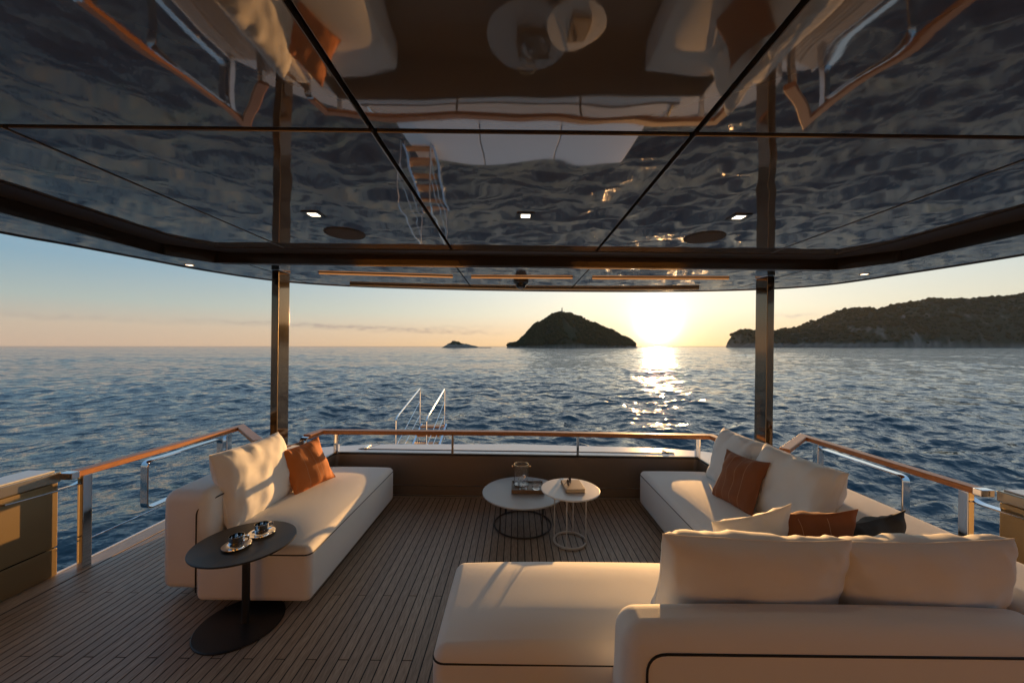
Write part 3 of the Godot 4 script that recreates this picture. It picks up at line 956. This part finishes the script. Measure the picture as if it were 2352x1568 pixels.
func pillow_point(u: float, v: float, side: float, w: float, h: float, t: float, n: float, e: float, pin: float, nz: FastNoiseLite, wr: float) -> Vector3:
	var x := w * .5 * u * (1.0 - pin * (1.0 - v * v) * absf(u))
	var y := h * .5 * v * (1.0 - pin * (1.0 - u * u) * absf(v))
	var fill := pow(maxf(0.0, (1.0 - pow(absf(u), n)) * (1.0 - pow(absf(v), n))), e)
	var z := side * t * .5 * fill
	var k := minf(1.0, fill * 3.0)
	z += side * wr * k * (nz.get_noise_3d(x * 5.0, y * 5.0, side * 9.0) * 1.6 + nz.get_noise_3d(x * 16.0, y * 5.0, side * 3.0 + 40.0) * (0.2 + 2.2 * maxf(absf(u), absf(v)) ** 5))
	z += wr * 0.8 * nz.get_noise_3d(x * 3.0, y * 3.0, 77.0)
	return Vector3(x, y, z)

# a cushion; x wide, y high, z thick, its face towards +z
func cushion(called: String, label: String, group: String, m: Material, size: Vector3, at: Vector3, yaw: float, lean: float, roll: float, boxy: bool, seed_: int, stripes := []) -> void:
	var o := thing(called, label, "cushion" if boxy else "pillow", at, group)
	o.basis = Basis(Vector3.UP, deg_to_rad(yaw)) * Basis(Vector3.RIGHT, deg_to_rad(-lean)) * Basis(Vector3.BACK, deg_to_rad(roll))
	var nz := FastNoiseLite.new()
	nz.seed = seed_
	nz.frequency = 0.9
	nz.fractal_octaves = 2
	var n := 3.9 if boxy else 2.6
	var e := 0.47 if boxy else 0.62
	var pin := 0.05 if boxy else 0.10
	var wr := 0.011 if boxy else 0.011
	var g := 34
	var b := B.new()
	for side: float in [-1.0, 1.0]:
		var rows := []
		for i in g + 1:
			var r := PackedVector3Array()
			for j in g + 1:
				r.append(pillow_point(sin(PI * .5 * (2.0 * i / g - 1.0)), sin(PI * .5 * (2.0 * j / g - 1.0)), side, size.x, size.y, size.z, n, e, pin, nz, wr))
			rows.append(r)
		for i in g:
			for j in g:
				if side > 0: b.quad(rows[i][j], rows[i + 1][j], rows[i + 1][j + 1], rows[i][j + 1])
				else: b.quad(rows[i][j], rows[i][j + 1], rows[i + 1][j + 1], rows[i + 1][j])
	var body := part("cover", b, m, o, 75.0)
	var path := PackedVector3Array()
	for c in [[-1, -1, 1, -1], [1, -1, 1, 1], [1, 1, -1, 1], [-1, 1, -1, -1]]:
		for k in 16:
			path.append(pillow_point(lerpf(c[0], c[2], k / 16.0), lerpf(c[1], c[3], k / 16.0), 1.0, size.x, size.y, size.z, n, e, pin, nz, wr))
	part("seam", B.new().sweep(path, circle(.0028, 5), Vector3.BACK, true), m, body)
	for u in stripes:
		for side: float in [-1.0, 1.0]:
			var s := B.new()
			for k in 30:
				var v0 := lerpf(-.96, .96, k / 30.0)
				var v1 := lerpf(-.96, .96, (k + 1) / 30.0)
				var off := Vector3(0, 0, .0022 * side)
				var q := [pillow_point(u - .006, v0, side, size.x, size.y, size.z, n, e, pin, nz, wr) + off, pillow_point(u + .006, v0, side, size.x, size.y, size.z, n, e, pin, nz, wr) + off, pillow_point(u + .006, v1, side, size.x, size.y, size.z, n, e, pin, nz, wr) + off, pillow_point(u - .006, v1, side, size.x, size.y, size.z, n, e, pin, nz, wr) + off]
				if side > 0: s.quad(q[0], q[1], q[2], q[3])
				else: s.quad(q[0], q[3], q[2], q[1])
			part("stitched_stripe", s, M.stitch, body, 75.0)

func build_cushions() -> void:
	var big := "large white back cushions"
	cushion("back_cushion", "large white cushion leaning on the port sofa back, sunlit", big, M.cushion_cloth, Vector3(.70, .55, .21), P(-2.04, .665, 2.87), 88, 17, 0, true, 1)
	cushion("back_cushion", "white cushion on the starboard sofa nearest the aft wall", big, M.cushion_cloth, Vector3(.66, .54, .20), P(2.05, .655, 3.37), -90, 18, 0, true, 2)
	cushion("back_cushion", "white cushion on the starboard sofa beside the striped rust pillow", big, M.cushion_cloth, Vector3(.72, .55, .22), P(2.03, .665, 2.66), -88, 16, 0, true, 3)
	cushion("back_cushion", "white cushion seen from behind over the port half of the chaise back", big, M.cushion_cloth, Vector3(.78, .52, .24), P(.995, .685, 1.56), 180, 15, 1.5, true, 4)
	cushion("back_cushion", "white cushion seen from behind over the starboard half of the chaise back", big, M.cushion_cloth, Vector3(.75, .52, .24), P(1.70, .678, 1.57), 180, 15, -1.5, true, 5)
	cushion("throw_pillow", "sunlit orange pillow with pale stitched stripes on the port sofa", "", M.orange_cloth, Vector3(.44, .42, .15), P(-1.86, .625, 3.25), 72, 26, 4, false, 6, [-.35, .1, .3])
	cushion("throw_pillow", "dark brown pillow behind the orange pillow on the port sofa", "", M.brown_cloth, Vector3(.42, .40, .14), P(-2.16, .55, 3.50), 85, 14, -6, false, 7)
	cushion("throw_pillow", "rust pillow with four pale stripes on the starboard sofa", "", M.rust_cloth, Vector3(.45, .44, .15), P(1.835, .63, 2.97), -82, 22, 3, false, 8, [-.62, -.28, .1, .45])
	cushion("throw_pillow", "small white pillow in front of the chaise back cushion", "", M.cushion_cloth, Vector3(.44, .42, .15), P(1.20, .70, 1.84), 190, 12, -9, false, 9)
	cushion("throw_pillow", "brown pillow between the white and black pillows on the chaise", "", M.rust_cloth, Vector3(.42, .40, .15), P(1.51, .71, 1.85), 172, 12, -8, false, 10, [-.3, .3])
	cushion("throw_pillow", "black pillow in the corner of the two starboard sofas", "", M.black_cloth, Vector3(.44, .38, .14), P(1.83, .68, 1.88), 196, 12, -3, false, 12)

# ---------------------------------------------------------------- tables and small things
func build_tables() -> void:
	var t := thing("coffee_table", "low round grey coffee table on a dark rod frame", "table", P(.08, 0, 3.49))
	part("table_top", B.new().lathe(PackedVector2Array([Vector2(0, .322), Vector2(.386, .322), Vector2(.390, .318), Vector2(.390, .312), Vector2(.386, .309), Vector2(0, .309)]), Vector3.ZERO, 72), M.table_grey, t)
	part("base_ring", B.new().sweep(ring(Vector3(0, .009, 0), .272, 56), circle(.008, 8), Vector3.UP, true), M.rod_dark, t)
	part("top_ring", B.new().sweep(ring(Vector3(0, .300, 0), .272, 56), circle(.008, 8), Vector3.UP, true), M.rod_dark, t)
	for k in 4:
		var a := PI / 4 + k * PI / 2 + .1
		part("leg", B.new().sweep(PackedVector3Array([Vector3(cos(a), 0, sin(a)) * .272 + Vector3(0, .009, 0), Vector3(cos(a), 0, sin(a)) * .272 + Vector3(0, .305, 0)]), circle(.006, 8), Vector3.RIGHT), M.rod_dark, t)
	t = thing("side_table", "tall round white side table on a white rod frame", "table", P(.49, 0, 3.195))
	part("table_top", B.new().lathe(PackedVector2Array([Vector2(0, .466), Vector2(.252, .466), Vector2(.257, .462), Vector2(.257, .456), Vector2(.252, .453), Vector2(0, .453)]), Vector3.ZERO, 64), M.table_white, t)
	part("base_ring", B.new().sweep(ring(Vector3(0, .011, 0), .140, 48), rect(.014, .020, .004), Vector3.UP, true), M.rod_white, t)
	for k in 4:
		var a := .35 + k * PI / 2
		part("leg", B.new().sweep(PackedVector3Array([Vector3(cos(a), 0, sin(a)) * .140 + Vector3(0, .015, 0), Vector3(cos(a), 0, sin(a)) * .140 + Vector3(0, .455, 0)]), circle(.006, 8), Vector3.RIGHT), M.rod_white, t)
	t = thing("pedestal_table", "black round pedestal table at the end of the port sofa", "table", P(-1.646, 0, 2.215))
	part("table_top", B.new().lathe(PackedVector2Array([Vector2(0, .503), Vector2(.262, .503), Vector2(.266, .500), Vector2(.266, .495), Vector2(.262, .492), Vector2(0, .492)]), Vector3.ZERO, 72, 1.03, 1.0), M.table_black, t)
	part("stem", B.new().lathe(PackedVector2Array([Vector2(.021, .492), Vector2(.021, .01)]), Vector3(.01, 0, .0), 24), M.table_black, t)
	part("base", B.new().lathe(PackedVector2Array([Vector2(0, .014), Vector2(.225, .012), Vector2(.232, .007), Vector2(.232, .001)]), Vector3(-.02, 0, .0), 64), M.table_black, t)
	for s in [[-1.652, 2.158, "steel cup and saucer on the black table, handle side towards the deckhouse", .4], [-1.606, 2.305, "steel cup and saucer on the black table, next to the sofa seat", .9]]:
		var c := thing("coffee_cup", s[2], "cup", P(s[0], .5055, s[1]), "steel coffee cups")
		c.rotation.y = s[3]
		part("cup", B.new().lathe(PackedVector2Array([Vector2(0, .010), Vector2(.034, .010), Vector2(.037, .014), Vector2(.0385, .063), Vector2(.0372, .063), Vector2(.0355, .016), Vector2(0, .013)]), Vector3.ZERO, 40), M.chrome, c)
		part("handle", B.new().sweep(rounded(PackedVector3Array([Vector3(.036, .055, 0), Vector3(.060, .055, 0), Vector3(.060, .026, 0), Vector3(.036, .026, 0)]), .01, false, 4), rect(.004, .016, .001), Vector3.BACK), M.chrome, c)
		part("saucer", B.new().lathe(PackedVector2Array([Vector2(0, .004), Vector2(.030, .004), Vector2(.036, .006), Vector2(.062, .010), Vector2(.074, .010), Vector2(.0745, .008), Vector2(.036, .002), Vector2(.028, 0), Vector2(0, 0)]), Vector3.ZERO, 48), M.chrome, c)
	var tr := thing("serving_tray", "small square wooden tray on the grey coffee table", "tray", P(.125, .323, 3.535))
	part("base", B.new().box(Vector3(0, .012, 0), Vector3(.30, .022, .23), .003), M.tray_wood, tr)
	for k in [[0, .117, .30, .008], [0, -.117, .30, .008], [.152, 0, .008, .242], [-.152, 0, .008, .242]]:
		part("rim", B.new().box(Vector3(k[0], .020, k[1]), Vector3(k[2], .036, k[3]), .002), M.tray_wood, tr)
	var bk := thing("ice_bucket", "tall glass ice bucket with brass knobs on the tray", "ice bucket", P(.062, .3465, 3.575))
	part("glass", B.new().lathe(PackedVector2Array([Vector2(0, 0), Vector2(.066, 0), Vector2(.071, .005), Vector2(.072, .205), Vector2(.069, .205), Vector2(.067, .014), Vector2(0, .012)]), Vector3.ZERO, 48), M.clear_glass, bk)
	part("rim", B.new().sweep(ring(Vector3(0, .207, 0), .0705, 48), circle(.0026, 6), Vector3.UP, true), M.brass, bk)
	for s: float in [-1.0, 1.0]:
		part("knob", B.new().lathe(PackedVector2Array([Vector2(0, .008), Vector2(.006, .006), Vector2(.008, 0), Vector2(.006, -.006), Vector2(0, -.008)]), Vector3(.088 * s, .186, .0), 14), M.brass, bk)
		part("knob_stem", B.new().sweep(PackedVector3Array([Vector3(.070 * s, .186, 0), Vector3(.084 * s, .186, 0)]), circle(.004, 8), Vector3.UP), M.brass, bk)
	rng.seed = 12
	for k in 7:
		var ic := thing("ice_cube", "clear ice cube inside the glass bucket", "ice", P(.062 + rng.randf_range(-.030, .030), .3465 + .034 + .028 * (k / 3), 3.575 + rng.randf_range(-.030, .030)), "ice cubes in the bucket")
		ic.rotation = Vector3(rng.randf() * .4, rng.randf() * 3, rng.randf() * .4)
		part("cube", B.new().box(Vector3.ZERO, Vector3.ONE * .027, .004, 2), M.clear_glass, ic)
	for s in [[.078, 3.468, "glass tumbler on the tray in front of the ice bucket"], [.205, 3.478, "glass tumbler on the tray beside the white table"]]:
		var gl := thing("tumbler", s[2], "glass", P(s[0], .3465, s[1]), "glass tumblers on the tray")
		part("glass", B.new().lathe(PackedVector2Array([Vector2(0, 0), Vector2(.028, 0), Vector2(.038, .012), Vector2(.043, .04), Vector2(.041, .085), Vector2(.0392, .085), Vector2(.041, .04), Vector2(.035, .017), Vector2(0, .012)]), Vector3.ZERO, 40), M.clear_glass, gl)
	var bo := thing("book", "closed tan book on the white side table", "book", P(.512, .467, 3.20))
	bo.rotation.y = .08
	part("pages", B.new().box(Vector3(.002, .017, 0), Vector3(.158, .026, .212), .002), M.book_pages, bo)
	part("cover", B.new().box(Vector3(0, .0325, 0), Vector3(.168, .004, .222), .0015), M.book_cover, bo)
	part("cover", B.new().box(Vector3(0, .002, 0), Vector3(.168, .004, .222), .0015), M.book_cover, bo)
	part("spine", B.new().box(Vector3(-.083, .017, 0), Vector3(.005, .027, .222), .002), M.book_cover, bo)
	var sg := thing("sunglasses", "folded brown sunglasses lying on the tan book", "sunglasses", P(.478, .502, 3.20))
	sg.rotation.y = 1.15
	for s: float in [-1.0, 1.0]:
		part("lens", B.new().lathe(PackedVector2Array([Vector2(0, .002), Vector2(.024, .0015), Vector2(.024, -.0015), Vector2(0, -.002)]), Vector3.ZERO, 24).add(B.new(), Transform3D()), M.lens_brown, sg, 40.0, Vector3(.032 * s, .026, 0)).basis = Basis(Vector3.RIGHT, PI / 2 - .25)
		part("frame", B.new().sweep(ring(Vector3.ZERO, .025, 28), circle(.0024, 6), Vector3.UP, true), M.tortoise, sg, 40.0, Vector3(.032 * s, .026, 0)).basis = Basis(Vector3.RIGHT, PI / 2 - .25)
		part("temple", B.new().sweep(PackedVector3Array([Vector3(.058 * s, .034, 0), Vector3(.056 * s, .030, -.012 - .008 * s), Vector3(-.05 * s, .006, -.020 - .008 * s)]), circle(.0022, 6), Vector3.UP), M.tortoise, sg)
	part("bridge", B.new().sweep(PackedVector3Array([Vector3(-.010, .034, 0), Vector3(0, .037, .002), Vector3(.010, .034, 0)]), circle(.002, 6), Vector3.UP), M.tortoise, sg)

func _ready() -> void:
	build_camera()
	build_light()
	build_materials()
	build_sea()
	build_land()
	build_deck()
	build_roof()
	build_bulwarks()
	build_rails()
	build_sofas()
	build_cushions()
	build_tables()
	# the whole yacht lists by HEEL degrees
	var pivot := Vector3(0, 1.71, 0)
	var heel := Transform3D(Basis(Vector3.BACK, deg_to_rad(HEEL)), Vector3.ZERO)
	heel.origin = pivot - heel.basis * pivot
	for o in boat:
		o.transform = heel * o.transform
